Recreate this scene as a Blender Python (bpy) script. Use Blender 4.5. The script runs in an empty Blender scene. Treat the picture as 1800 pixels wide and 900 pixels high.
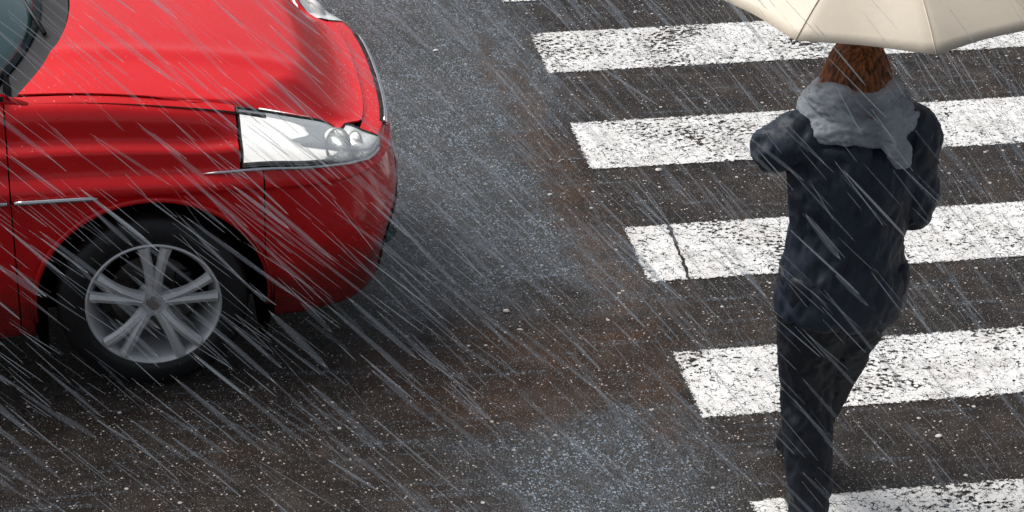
import bpy, bmesh, math, random
from mathutils import Vector, Matrix, noise
random.seed(7)
R = math.radians
PI = math.pi
sc = bpy.context.scene
C = sc.collection

# ------------------------------------------------------------------ camera
CAM_POS = (-2.09649, -10.88636, 4.70468)
pitch, yaw, roll = 0.48813, 0.18521, 0.02029
cam_d = bpy.data.cameras.new('camera')
cam = bpy.data.objects.new('camera', cam_d)
C.objects.link(cam)
cy, sy = math.cos(yaw), math.sin(yaw)
fw = Vector((sy*math.cos(pitch), cy*math.cos(pitch), -math.sin(pitch)))
rt = Vector((cy, -sy, 0))
up = rt.cross(fw)
r_ = rt*math.cos(roll) + up*math.sin(roll)
u_ = -rt*math.sin(roll) + up*math.cos(roll)
cam.matrix_world = Matrix(((r_.x, u_.x, -fw.x, CAM_POS[0]), (r_.y, u_.y, -fw.y, CAM_POS[1]),
                           (r_.z, u_.z, -fw.z, CAM_POS[2]), (0, 0, 0, 1)))
cam_d.sensor_width = 36
cam_d.lens = 90
cam_d.clip_end = 3000
sc.camera = cam

# ------------------------------------------------------------------ world, sun, exposure
world = bpy.data.worlds.new('World'); sc.world = world
world.use_nodes = True
wn = world.node_tree; wn.nodes.clear()
sky = wn.nodes.new('ShaderNodeTexSky'); sky.sky_type = 'NISHITA'; sky.sun_disc = False
SUN_EL, SUN_AZ = R(54), R(-58)
sky.sun_elevation = SUN_EL; sky.sun_rotation = SUN_AZ
sky.air_density = 1.0; sky.dust_density = 4.0; sky.ozone_density = 1.0
hs = wn.nodes.new('ShaderNodeHueSaturation'); hs.inputs['Saturation'].default_value = 0.42
bg = wn.nodes.new('ShaderNodeBackground'); bg.inputs['Strength'].default_value = 0.065
wo = wn.nodes.new('ShaderNodeOutputWorld')
wn.links.new(sky.outputs[0], hs.inputs['Color']); wn.links.new(hs.outputs[0], bg.inputs['Color'])
wn.links.new(bg.outputs[0], wo.inputs['Surface'])
sun_d = bpy.data.lights.new('sun', 'SUN'); sun_d.energy = 2.0; sun_d.angle = R(45); sun_d.color = (1, .97, .93)
sun = bpy.data.objects.new('sun', sun_d); C.objects.link(sun)
sdir = Vector((math.sin(SUN_AZ)*math.cos(SUN_EL), math.cos(SUN_AZ)*math.cos(SUN_EL), math.sin(SUN_EL)))
sun.rotation_euler = sdir.to_track_quat('Z', 'Y').to_euler()
sc.view_settings.view_transform = 'Standard'
sc.view_settings.look = 'None'
sc.view_settings.gamma = 1
sc.view_settings.exposure = 0.72
sc.cycles.use_denoising = True
sc.cycles.transparent_max_bounces = 24

# ------------------------------------------------------------------ helpers
def tag(o, label=None, cat=None, group=None, kind=None):
    if label: o['label'] = label
    if cat: o['category'] = cat
    if group: o['group'] = group
    if kind: o['kind'] = kind
    return o

def empty(name, loc=(0, 0, 0), rz=0):
    o = bpy.data.objects.new(name, None); C.objects.link(o)
    o.location = loc; o.rotation_euler = (0, 0, rz); o.empty_display_size = .2
    return o

def obj(name, bm, mat, parent=None, smooth=True, fix=True):
    if fix: bmesh.ops.recalc_face_normals(bm, faces=bm.faces[:])
    me = bpy.data.meshes.new(name); bm.to_mesh(me); bm.free()
    if smooth:
        for p in me.polygons: p.use_smooth = True
    if mat: me.materials.append(mat)
    o = bpy.data.objects.new(name, me); C.objects.link(o)
    if parent: o.parent = parent
    return o

def mod_apply(o, *mods):
    """mods: (type, dict). Bakes them into the mesh."""
    for t, d in mods:
        m = o.modifiers.new(t, t)
        for k, v in d.items(): setattr(m, k, v)
    dg = bpy.context.evaluated_depsgraph_get(); dg.update()
    me = bpy.data.meshes.new_from_object(o.evaluated_get(dg))
    o.modifiers.clear(); o.data = me
    return o

def smooth_all(o, angle=None):
    for p in o.data.polygons: p.use_smooth = True
    return o

def autosmooth(o, ang=30):
    # mark sharp edges by angle
    me = o.data
    bm = bmesh.new(); bm.from_mesh(me)
    for e in bm.edges:
        e.smooth = not (len(e.link_faces) == 2 and e.calc_face_angle(0) > R(ang))
    for f in bm.faces: f.smooth = True
    bm.to_mesh(me); bm.free()
    return o

def cr(pts, t):
    """Catmull-Rom through pts (tuples), t in [0, n-1]."""
    n = len(pts); i = min(int(t), n-2); i = max(i, 0); f = t-i
    p1, p2 = pts[i], pts[i+1]
    p0 = pts[i-1] if i > 0 else tuple(2*a-b for a, b in zip(p1, p2))
    p3 = pts[i+2] if i+2 < n else tuple(2*b-a for a, b in zip(p1, p2))
    return tuple(0.5*((2*b)+(-a+c)*f+(2*a-5*b+4*c-d)*f*f+(-a+3*b-3*c+d)*f**3) for a, b, c, d in zip(p0, p1, p2, p3))

def lerp(a, b, t): return a+(b-a)*t
def sstep(a, b, x):
    t = min(1, max(0, (x-a)/(b-a))); return t*t*(3-2*t)

def grid(bm, rows, close_u=False, close_v=False):
    """rows: list of lists of points"""
    vs = [[bm.verts.new(p) for p in r] for r in rows]
    nr = len(vs); nc = len(vs[0])
    for i in range(nr-(0 if close_v else 1)):
        for j in range(nc-(0 if close_u else 1)):
            a, b = vs[i], vs[(i+1) % nr]
            try: bm.faces.new((a[j], a[(j+1) % nc], b[(j+1) % nc], b[j]))
            except ValueError: pass
    return vs

def tube(bm, pts, rad, seg=8, caps=True, squash=None):
    pts = [Vector(p) for p in pts]
    rads = rad if isinstance(rad, (list, tuple)) else [rad]*len(pts)
    rows = []; prev = None
    for i, p in enumerate(pts):
        d = (pts[min(i+1, len(pts)-1)]-pts[max(i-1, 0)]).normalized()
        if prev is None:
            a = d.orthogonal().normalized()
        else:
            a = (prev-d*prev.dot(d)).normalized()
        prev = a; b = d.cross(a)
        rows.append([p+(a*math.cos(2*PI*k/seg)+b*math.sin(2*PI*k/seg))*rads[i] for k in range(seg)])
    vs = grid(bm, rows, close_u=True)
    if caps:
        bm.faces.new(vs[0][::-1]); bm.faces.new(vs[-1])
    return vs

def box(bm, c, s, rot=None, bevel=0):
    r = bmesh.ops.create_cube(bm, size=1)
    M = Matrix.Translation(c) @ (rot.to_4x4() if rot else Matrix()) @ Matrix.Diagonal((*s, 1))
    bmesh.ops.transform(bm, matrix=M, verts=r['verts'])
    if bevel:
        es = {e for v in r['verts'] for e in v.link_edges}
        bmesh.ops.bevel(bm, geom=list(es), offset=bevel, segments=2, affect='EDGES', profile=.6)

def ellipsoid(bm, c, s, rot=None, u=16, v=12):
    r = bmesh.ops.create_uvsphere(bm, u_segments=u, v_segments=v, radius=1)
    M = Matrix.Translation(c) @ (rot.to_4x4() if rot else Matrix()) @ Matrix.Diagonal((*s, 1))
    bmesh.ops.transform(bm, matrix=M, verts=r['verts'])

# ------------------------------------------------------------------ materials
def mat(name):
    m = bpy.data.materials.new(name); m.use_nodes = True
    nt = m.node_tree
    b = nt.nodes['Principled BSDF']
    return m, nt, b

class N:
    """tiny node builder"""
    def __init__(s, nt): s.nt = nt
    def n(s, t, **kw):
        x = s.nt.nodes.new(t)
        for k, v in kw.items():
            if k.startswith('i_'):
                key = k[2:]; key = int(key) if key.isdigit() else key.replace('_', ' ')
                s.put(x.inputs[key], v)
            else: setattr(x, k, v)
        return x
    def put(s, sock, v):
        if hasattr(v, 'is_output') : s.nt.links.new(v, sock)
        elif hasattr(v, 'outputs'): s.nt.links.new(v.outputs[0], sock)
        else: sock.default_value = v
    def math(s, op, a, b=0.0, c=None, clamp=False):
        x = s.nt.nodes.new('ShaderNodeMath'); x.operation = op; x.use_clamp = clamp
        s.put(x.inputs[0], a); s.put(x.inputs[1], b)
        if c is not None: s.put(x.inputs[2], c)
        return x.outputs[0]
    def mix(s, f, a, b, typ='MIX'):
        x = s.nt.nodes.new('ShaderNodeMix'); x.data_type = 'RGBA'; x.blend_type = typ
        s.put(x.inputs[0], f); s.put(x.inputs[6], a); s.put(x.inputs[7], b)
        return x.outputs[2]
    def ramp(s, f, pts, interp='LINEAR'):
        x = s.nt.nodes.new('ShaderNodeValToRGB'); x.color_ramp.interpolation = interp
        e = x.color_ramp.elements
        while len(e) < len(pts): e.new(.5)
        for el, (p, c) in zip(e, pts):
            el.position = p
            el.color = (c, c, c, 1) if not isinstance(c, tuple) else (*c, 1)
        s.put(x.inputs[0], f); return x.outputs[0]
    def sm(s, x, a, b, lo=0., hi=1.):
        r = s.nt.nodes.new('ShaderNodeMapRange'); r.interpolation_type = 'SMOOTHSTEP'
        s.put(r.inputs[0], x); r.inputs[1].default_value = a; r.inputs[2].default_value = b
        r.inputs[3].default_value = lo; r.inputs[4].default_value = hi
        return r.outputs[0]
    def noise(s, vec, scale, detail=3, rough=.55, dist=0):
        x = s.n('ShaderNodeTexNoise', i_Scale=scale, i_Detail=detail, i_Roughness=rough, i_Distortion=dist)
        s.put(x.inputs['Vector'], vec); return x.outputs['Fac']
    def vor(s, vec, scale, feature='F1', rnd=1.0):
        x = s.n('ShaderNodeTexVoronoi', feature=feature, i_Scale=scale, i_Randomness=rnd)
        s.put(x.inputs['Vector'], vec); return x

# places on the road (metres) with a wet film and painted-in bluish sky sheen
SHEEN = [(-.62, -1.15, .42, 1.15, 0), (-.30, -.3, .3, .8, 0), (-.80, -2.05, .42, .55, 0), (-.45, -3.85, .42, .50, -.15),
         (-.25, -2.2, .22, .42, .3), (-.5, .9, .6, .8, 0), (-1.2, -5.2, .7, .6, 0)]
BROWN = [(-.68, -3.05, .50, .36, 0), (-.15, -1.35, .10, 1.1, .1), (-.12, -2.75, .10, .9, 0), (-.20, -.55, .07, .6, .12), (-.10, -1.9, .09, .6, 0), (-.5, -2.9, .5, .2, 0)]

def blobs(q, pos, lst, soft=.45):
    out = None
    for (x, y, rx, ry, rot) in lst:
        mp = q.n('ShaderNodeMapping', vector_type='TEXTURE')
        mp.inputs['Location'].default_value = (x, y, 0); mp.inputs['Rotation'].default_value = (0, 0, rot)
        mp.inputs['Scale'].default_value = (rx, ry, 1)
        q.put(mp.inputs[0], pos)
        ln = q.n('ShaderNodeVectorMath', operation='LENGTH'); q.put(ln.inputs[0], mp.outputs[0])
        f = q.sm(ln.outputs['Value'], 1+soft, 1-soft)
        out = f if out is None else q.math('MAXIMUM', out, f)
    return out

def make_asphalt():
    m, nt, b = mat('wet_asphalt'); q = N(nt)
    geo = q.n('ShaderNodeNewGeometry')
    flat = q.n('ShaderNodeVectorMath', operation='MULTIPLY'); q.put(flat.inputs[0], geo.outputs['Position']); flat.inputs[1].default_value = (1, 1, 0)
    P = flat.outputs[0]
    # warped position for ragged blob edges
    nz = q.n('ShaderNodeTexNoise', i_Scale=3.0, i_Detail=5.0, i_Roughness=.65); q.put(nz.inputs['Vector'], P)
    off = q.n('ShaderNodeVectorMath', operation='MULTIPLY_ADD'); q.put(off.inputs[0], nz.outputs['Color']); off.inputs[1].default_value = (.7, .7, 0)
    off.inputs[2].default_value = (-.35, -.35, 0)
    ad = q.n('ShaderNodeVectorMath', operation='ADD'); q.put(ad.inputs[0], off); q.put(ad.inputs[1], P)
    PW = ad.outputs[0]
    sheen = blobs(q, PW, SHEEN); brown = blobs(q, PW, BROWN)
    v1 = q.vor(P, 95); v2 = q.vor(P, 210); v3 = q.vor(P, 38)
    n_big = q.noise(P, 1.3, 4); n_med = q.noise(P, 9, 4, .65); n_fine = q.noise(P, 320, 2)
    sep1 = q.n('ShaderNodeSeparateColor'); q.put(sep1.inputs[0], v1.outputs['Color'])
    sep2 = q.n('ShaderNodeSeparateColor'); q.put(sep2.inputs[0], v2.outputs['Color'])
    sep3 = q.n('ShaderNodeSeparateColor'); q.put(sep3.inputs[0], v3.outputs['Color'])
    base = q.mix(q.ramp(n_big, [(.38, 0.), (.62, 1.)]), (.017, .014, .0125, 1), (.030, .021, .016, 1))
    base = q.mix(brown, base, (.046, .023, .012, 1))
    base = q.mix(q.sm(n_med, .42, .7, 0, .55), base, (.055, .050, .047, 1))
    base = q.mix(1.0, base, q.ramp(q.noise(P, 5, 8, .8), [(.36, (.34, .32, .30)), (.5, (.85, .84, .83)), (.66, (1.5, 1.42, 1.35))]), 'MULTIPLY')
    # aggregate: darker and lighter stones
    base = q.mix(q.math('MULTIPLY', q.ramp(sep1.outputs[0], [(.55, 0.), (.95, .75)]), q.sm(v1.outputs['Distance'], .5, .25)), base, (.085, .08, .078, 1))
    tint = q.ramp(sep2.outputs[1], [(0., (.50, .46, .42)), (.5, (.62, .58, .56)), (.78, (.58, .40, .33)), (1., (.42, .47, .52))])
    lit = q.math('MULTIPLY', q.math('GREATER_THAN', sep2.outputs[0], .93), q.sm(v2.outputs['Distance'], .42, .25))
    base = q.mix(lit, base, tint)
    lit1 = q.math('MULTIPLY', q.math('GREATER_THAN', sep1.outputs[2], .978), q.sm(v1.outputs['Distance'], .42, .28))
    base = q.mix(lit1, base, tint)
    lit3 = q.math('MULTIPLY', q.math('GREATER_THAN', sep3.outputs[2], .993), q.sm(v3.outputs['Distance'], .30, .22))
    base = q.mix(lit3, base, (.55, .51, .47, 1))
    # splash drops over the wet patches, sky glints painted in their pale blue
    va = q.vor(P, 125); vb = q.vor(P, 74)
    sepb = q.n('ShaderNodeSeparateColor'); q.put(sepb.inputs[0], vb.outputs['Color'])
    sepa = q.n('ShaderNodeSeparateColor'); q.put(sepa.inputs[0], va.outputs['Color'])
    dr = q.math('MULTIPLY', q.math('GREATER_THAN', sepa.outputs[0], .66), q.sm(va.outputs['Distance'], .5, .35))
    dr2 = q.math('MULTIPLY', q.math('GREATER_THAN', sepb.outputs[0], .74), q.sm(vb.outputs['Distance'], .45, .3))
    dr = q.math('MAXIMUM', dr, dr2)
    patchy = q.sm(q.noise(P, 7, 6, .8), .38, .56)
    # pale bluish smears drawn out between the stripes and over the whole road
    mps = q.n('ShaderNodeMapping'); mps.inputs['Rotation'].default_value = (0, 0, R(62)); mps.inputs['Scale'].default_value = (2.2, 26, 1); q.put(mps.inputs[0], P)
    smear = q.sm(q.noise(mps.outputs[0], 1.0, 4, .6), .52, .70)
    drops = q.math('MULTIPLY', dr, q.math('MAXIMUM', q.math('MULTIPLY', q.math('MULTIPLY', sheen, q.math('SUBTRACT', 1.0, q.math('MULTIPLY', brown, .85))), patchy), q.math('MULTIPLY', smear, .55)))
    base = q.mix(q.math('MULTIPLY', q.math('MULTIPLY', sheen, q.math('SUBTRACT', 1.0, q.math('MULTIPLY', brown, .8))), .40), base, (.048, .058, .068, 1))  # bluish sky reflection of the wet patches, painted into the base colour
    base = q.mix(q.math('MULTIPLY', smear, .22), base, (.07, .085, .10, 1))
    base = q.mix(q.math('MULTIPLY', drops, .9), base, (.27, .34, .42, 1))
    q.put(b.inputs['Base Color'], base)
    rough = q.math('SUBTRACT', .55, q.math('MULTIPLY', sheen, .20))
    q.put(b.inputs['Roughness'], rough)
    q.put(b.inputs['Specular IOR Level'], q.math('ADD', .18, q.math('MULTIPLY', sheen, .20)))
    # thin water film
    q.put(b.inputs['Coat Weight'], q.math('ADD', .16, q.math('MULTIPLY', sheen, .12)))
    b.inputs['Coat Roughness'].default_value = .16
    b.inputs['Coat IOR'].default_value = 1.33
    h = q.math('ADD', q.math('MULTIPLY', q.sm(v1.outputs['Distance'], .6, .1), .6), q.math('MULTIPLY', q.sm(v2.outputs['Distance'], .6, .1), .4))
    h = q.math('ADD', h, q.math('MULTIPLY', n_fine, .5))
    bp = q.n('ShaderNodeBump', i_Strength=.8, i_Distance=.006); q.put(bp.inputs['Height'], h)
    q.put(b.inputs['Normal'], bp)
    bp2 = q.n('ShaderNodeBump', i_Strength=.9, i_Distance=.006)
    q.put(bp2.inputs['Height'], q.math('ADD', h, q.math('MULTIPLY', n_med, .6)))
    q.put(b.inputs['Coat Normal'], bp2)
    return m

def make_paint():
    m, nt, b = mat('worn_white_road_paint'); q = N(nt)
    geo = q.n('ShaderNodeNewGeometry'); P = geo.outputs['Position']
    tc = q.n('ShaderNodeTexCoord'); L = tc.outputs['Object']
    nd = q.n('ShaderNodeTexNoise', i_Scale=30.0, i_Detail=3.0); q.put(nd.inputs['Vector'], P)
    ad = q.n('ShaderNodeVectorMath', operation='MULTIPLY_ADD'); q.put(ad.inputs[0], nd.outputs['Color']); ad.inputs[1].default_value = (.03, .03, 0); q.put(ad.inputs[2], P)
    wear_big = q.noise(P, 2.2, 3, .6)
    crk = q.vor(ad.outputs[0], 52, 'DISTANCE_TO_EDGE')
    crk2 = q.vor(ad.outputs[0], 110, 'DISTANCE_TO_EDGE')
    mpx = q.n('ShaderNodeMapping'); mpx.inputs['Scale'].default_value = (.78, 1, 1); q.put(mpx.inputs[0], P); PX_ = mpx.outputs[0]
    chip = q.noise(PX_, 56, 5, .62)
    chip2 = q.noise(PX_, 27, 4, .6)
    # holes where thin paint broke away
    t = q.math('ADD', chip, q.math('MULTIPLY', q.math('SUBTRACT', wear_big, .5), .55))
    hole = q.sm(t, .585, .600)
    hole = q.math('MAXIMUM', hole, q.sm(q.math('ADD', chip2, q.math('MULTIPLY', wear_big, .25)), .80, .82))
    crack_zone = q.sm(q.noise(P, 26, 3, .7), .45, .58)
    hole = q.math('MAXIMUM', hole, q.math('MULTIPLY', q.sm(crk.outputs[0], .075, .035), crack_zone))
    hole = q.math('MAXIMUM', hole, q.math('MULTIPLY', q.math('MULTIPLY', q.sm(crk2.outputs[0], .07, .03), .6), q.math('SUBTRACT', 1.0, q.sm(q.noise(P, 17, 3, .7), .42, .52))))
    # ragged edges: distance from the border of the stripe (object space: x 0..L, y 0..-w)
    sp = q.n('ShaderNodeSeparateXYZ'); q.put(sp.inputs[0], L)
    ed = q.math('SUBTRACT', .24, q.math('ABSOLUTE', sp.outputs[1]))
    ed = q.math('MINIMUM', ed, q.math('ADD', sp.outputs[0], 0.004))
    rag = q.math('SUBTRACT', ed, q.math('MULTIPLY', q.math('SUBTRACT', q.noise(P, 70, 5, .75), .40), .075))
    edge_hole = q.sm(rag, .006, .002)
    hole = q.math('MAXIMUM', hole, edge_hole)
    # the crack across one stripe
    ex = q.math('ADD', q.math('ADD', .192, q.math('MULTIPLY', q.math('SUBTRACT', q.noise(P, 14, 3), .5), .05)), q.math('MULTIPLY', q.math('ADD', sp.outputs[1], 0.), .06))
    spw = q.n('ShaderNodeSeparateXYZ'); q.put(spw.inputs[0], P)
    d = q.math('ABSOLUTE', q.math('SUBTRACT', spw.outputs[0], ex))
    inr = q.math('MULTIPLY', q.math('LESS_THAN', q.math('ABSOLUTE', q.math('ADD', spw.outputs[1], 2.24)), .3), q.sm(d, .009, .005))
    hole = q.math('MAXIMUM', hole, inr)
    col = q.mix(q.sm(q.noise(P, 5, 4, .6), .35, .7), (.82, .82, .81, 1), (.68, .67, .65, 1))
    col = q.mix(q.sm(q.noise(P, 160, 2), .55, .75, 0, .5), col, (.58, .57, .55, 1))
    q.put(b.inputs['Base Color'], col)
    b.inputs['Roughness'].default_value = .38
    b.inputs['Specular IOR Level'].default_value = .45
    bp = q.n('ShaderNodeBump', i_Strength=.35, i_Distance=.003); q.put(bp.inputs['Height'], chip); q.put(b.inputs['Normal'], bp)
    tr = q.n('ShaderNodeBsdfTransparent'); mx = q.n('ShaderNodeMixShader')
    out = nt.nodes['Material Output']
    q.put(mx.inputs[0], hole); nt.links.new(b.outputs[0], mx.inputs[1]); nt.links.new(tr.outputs[0], mx.inputs[2])
    nt.links.new(mx.outputs[0], out.inputs[0])
    return m

def beads(q, scale=60):
    """raindrops standing on a surface, as bump height"""
    tc = q.n('ShaderNodeTexCoord'); v = q.vor(tc.outputs['Object'], scale)
    s = q.n('ShaderNodeSeparateColor'); q.put(s.inputs[0], v.outputs['Color'])
    return q.math('MULTIPLY', q.sm(v.outputs['Distance'], .42, .05), q.math('GREATER_THAN', s.outputs[0], .62))

def simple(name, col, rough=.5, metal=0, coat=0, spec=.5, noise_amt=.15, noise_scale=8, bump=0, bump_scale=80, drops=0, coatr=.03):
    m, nt, b = mat(name); q = N(nt)
    tc = q.n('ShaderNodeTexCoord'); O = tc.outputs['Object']
    n = q.noise(O, noise_scale, 4, .6)
    c2 = tuple(c*(1-noise_amt) for c in col)
    q.put(b.inputs['Base Color'], q.mix(q.sm(n, .3, .7), (*col, 1), (*c2, 1)))
    q.put(b.inputs['Roughness'], q.math('ADD', rough-.04, q.math('MULTIPLY', n, .08)))
    b.inputs['Metallic'].default_value = metal
    b.inputs['Coat Weight'].default_value = coat; b.inputs['Coat Roughness'].default_value = coatr
    b.inputs['Specular IOR Level'].default_value = spec
    if bump:
        bp = q.n('ShaderNodeBump', i_Strength=bump, i_Distance=.004); q.put(bp.inputs['Height'], q.noise(O, bump_scale, 4, .6)); q.put(b.inputs['Normal'], bp)
    if drops:
        bp = q.n('ShaderNodeBump', i_Strength=drops, i_Distance=.0025); q.put(bp.inputs['Height'], beads(q)); 
        q.put(b.inputs['Coat Normal'] if coat else b.inputs['Normal'], bp)
    return m

M = {}
M['asphalt'] = make_asphalt()
M['paint'] = make_paint()
M['red'] = simple('red_car_paint', (.74, .006, .010), .42, 0, .6, .25, .08, 3, drops=.6, coatr=.10)
def grime_and_shade(m):  # road dirt low on the body, its colour also painting in shade there
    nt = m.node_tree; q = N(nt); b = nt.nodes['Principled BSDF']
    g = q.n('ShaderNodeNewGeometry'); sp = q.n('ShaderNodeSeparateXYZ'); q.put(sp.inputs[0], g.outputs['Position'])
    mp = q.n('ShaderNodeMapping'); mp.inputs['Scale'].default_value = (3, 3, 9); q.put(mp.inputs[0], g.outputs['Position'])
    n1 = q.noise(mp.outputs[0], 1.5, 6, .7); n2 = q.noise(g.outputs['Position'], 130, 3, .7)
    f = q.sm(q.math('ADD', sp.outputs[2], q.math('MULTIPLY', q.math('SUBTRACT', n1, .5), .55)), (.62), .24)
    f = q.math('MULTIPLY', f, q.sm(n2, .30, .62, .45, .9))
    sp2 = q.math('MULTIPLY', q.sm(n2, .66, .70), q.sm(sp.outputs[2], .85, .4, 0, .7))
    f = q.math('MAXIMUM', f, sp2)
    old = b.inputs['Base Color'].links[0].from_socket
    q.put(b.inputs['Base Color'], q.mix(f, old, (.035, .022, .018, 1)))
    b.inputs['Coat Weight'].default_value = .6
grime_and_shade(M['red'])
M['glass'] = simple('car_glass', (.03, .085, .09), .06, 0, .6, .6, .1, 3, drops=.35)
M['black'] = simple('black_plastic', (.012, .012, .013), .5, 0, 0, .4, .2, 20, .2, 200)
M['liner'] = simple('dark_underbody', (.006, .006, .006), .9, 0, 0, .1)
M['rubber'] = simple('tyre_rubber', (.012, .012, .013), .55, 0, .15, .4, .3, 15, .35, 120, coatr=.3)
M['alloy'] = simple('silver_alloy', (.66, .67, .68), .42, .35, .3, .5, .12, 12, drops=.3)
M['chrome'] = simple('bright_trim', (.75, .76, .78), .22, 1, 0, .5, .1, 30)
M['steel'] = simple('brake_steel', (.22, .21, .2), .4, 1, 0, .5, .4, 30)
M['lens'] = simple('headlight_lens', (.86, .86, .84), .12, 0, .7, .6, .1, 14, drops=.3)
_lb = M['lens'].node_tree.nodes['Principled BSDF']; _lb.inputs['Emission Color'].default_value = (1, .98, .94, 1); _lb.inputs['Emission Strength'].default_value = .55   # lit headlight
def make_clear():
    m, nt, b = mat('clear_lens_cover'); q = N(nt)
    b.inputs['Base Color'].default_value = (.9, .92, .93, 1); b.inputs['Roughness'].default_value = .05
    bp = q.n('ShaderNodeBump', i_Strength=.5, i_Distance=.003); q.put(bp.inputs['Height'], beads(q, 70)); q.put(b.inputs['Normal'], bp)
    tr = q.n('ShaderNodeBsdfTransparent'); mx = q.n('ShaderNodeMixShader')
    fr = q.n('ShaderNodeFresnel', i_IOR=1.45); q.put(mx.inputs[0], q.math('ADD', .02, fr.outputs[0], clamp=True))
    nt.links.new(tr.outputs[0], mx.inputs[1]); nt.links.new(b.outputs[0], mx.inputs[2]); nt.links.new(mx.outputs[0], nt.nodes['Material Output'].inputs[0])
    return m
M['clear'] = make_clear()
M['bulb'] = simple('lit_bulb', (.9, .9, .88), .2)
_lb = M['bulb'].node_tree.nodes['Principled BSDF']; _lb.inputs['Emission Color'].default_value = (1, .97, .9, 1); _lb.inputs['Emission Strength'].default_value = 20
M['reflector'] = simple('headlight_bowl', (.9, .9, .89), .25, .1, .3, .5, .05, 14)
M['tail'] = simple('tail_light_red', (.45, .01, .01), .15, 0, 1)
M['plate'] = simple('plate_white', (.75, .75, .72), .35)
M['seat'] = simple('seat_cloth', (.05, .05, .055), .9)
M['coat'] = simple('navy_coat_cloth', (.012, .024, .044), .55, 0, .12, .45, .45, 10, .5, 260, coatr=.35)
M['trouser'] = simple('dark_navy_trousers', (.006, .011, .020), .6, 0, .1, .4, .45, 9, .5, 300, coatr=.4)
M['scarf'] = simple('grey_scarf_cloth', (.40, .44, .49), .7, 0, 0, .3, .55, 7, .4, 200)
M['skin'] = simple('skin', (.50, .29, .21), .45, 0, 0, .4, .12, 20)
M['shoe'] = simple('black_shoe_leather', (.01, .01, .011), .35, 0, .3, .5, .3, 20)
M['wood'] = simple('umbrella_handle_wood', (.13, .06, .03), .4, 0, .4)
M['stone'] = simple('pale_pebble', (.62, .58, .54), .6, 0, .2, .4, .2, 80)

def make_hair():
    m, nt, b = mat('brown_hair'); q = N(nt)
    tc = q.n('ShaderNodeTexCoord')
    mp = q.n('ShaderNodeMapping'); mp.inputs['Scale'].default_value = (90, 90, 9); q.put(mp.inputs[0], tc.outputs['Object'])
    n = q.noise(mp.outputs[0], 1.0, 5, .65)
    q.put(b.inputs['Base Color'], q.mix(q.sm(n, .35, .65), (.04, .012, .005, 1), (.36, .12, .035, 1)))
    b.inputs['Roughness'].default_value = .5; b.inputs['Specular IOR Level'].default_value = .35
    bp = q.n('ShaderNodeBump', i_Strength=.8, i_Distance=.004); q.put(bp.inputs['Height'], n); q.put(b.inputs['Normal'], bp)
    return m
M['hair'] = make_hair()

def make_canopy():
    m, nt, b = mat('cream_umbrella_fabric'); q = N(nt)
    tc = q.n('ShaderNodeTexCoord'); O = tc.outputs['Object']
    n = q.noise(O, 6, 4, .6)
    col = q.mix(q.sm(n, .3, .7), (.80, .72, .59, 1), (.73, .65, .53, 1))
    q.put(b.inputs['Base Color'], col)
    b.inputs['Roughness'].default_value = .5; b.inputs['Coat Weight'].default_value = .15
    wv = q.noise(O, 40, 4, .6)
    bp = q.n('ShaderNodeBump', i_Strength=.12, i_Distance=.004); q.put(bp.inputs['Height'], q.math('ADD', wv, q.math('MULTIPLY', beads(q, 110), .5))); q.put(b.inputs['Normal'], bp)
    tl = q.n('ShaderNodeBsdfTranslucent'); q.put(tl.inputs[0], col)
    mx = q.n('ShaderNodeMixShader'); mx.inputs[0].default_value = .22
    nt.links.new(b.outputs[0], mx.inputs[1]); nt.links.new(tl.outputs[0], mx.inputs[2])
    nt.links.new(mx.outputs[0], nt.nodes['Material Output'].inputs[0])
    return m
M['canopy'] = make_canopy()

def make_rain(name, opacity, col=(.78, .84, .90)):
    m, nt, b = mat(name); q = N(nt)
    df = q.n('ShaderNodeBsdfDiffuse'); df.inputs[0].default_value = (*col, 1)
    tl = q.n('ShaderNodeBsdfTranslucent'); tl.inputs[0].default_value = (*col, 1)
    gl = q.n('ShaderNodeBsdfGlossy'); gl.inputs[0].default_value = (1, 1, 1, 1); gl.inputs['Roughness'].default_value = .25
    a = q.n('ShaderNodeMixShader'); a.inputs[0].default_value = .5
    nt.links.new(df.outputs[0], a.inputs[1]); nt.links.new(tl.outputs[0], a.inputs[2])
    c = q.n('ShaderNodeMixShader'); c.inputs[0].default_value = .12
    nt.links.new(a.outputs[0], c.inputs[1]); nt.links.new(gl.outputs[0], c.inputs[2])
    tr = q.n('ShaderNodeBsdfTransparent'); mx = q.n('ShaderNodeMixShader')
    lw = q.n('ShaderNodeLayerWeight', i_Blend=.5)   # a thread of water is thinnest at its rim
    q.put(mx.inputs[0], q.math('MULTIPLY', q.math('SUBTRACT', 1.0, lw.outputs['Facing']), opacity))
    nt.links.new(tr.outputs[0], mx.inputs[1]); nt.links.new(c.outputs[0], mx.inputs[2])
    nt.links.new(mx.outputs[0], nt.nodes['Material Output'].inputs[0])
    return m
M['rain'] = make_rain('falling_rain_water', .30, (.58, .65, .72))
M['spray'] = make_rain('spray_water', .5)

# ------------------------------------------------------------------ road
bm = bmesh.new()
def sheet(bm, x0, x1, y0, y1, z):
    vs = [bm.verts.new(p) for p in ((x0, y0, z), (x1, y0, z), (x1, y1, z), (x0, y1, z))]
    bm.faces.new(vs)
sheet(bm, -1200, 1200, -1200, 1200, 0)
tag(obj('road', bm, M['asphalt'], smooth=False), 'dark wet asphalt road with pale stone speckles', 'road', kind='structure')

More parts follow.
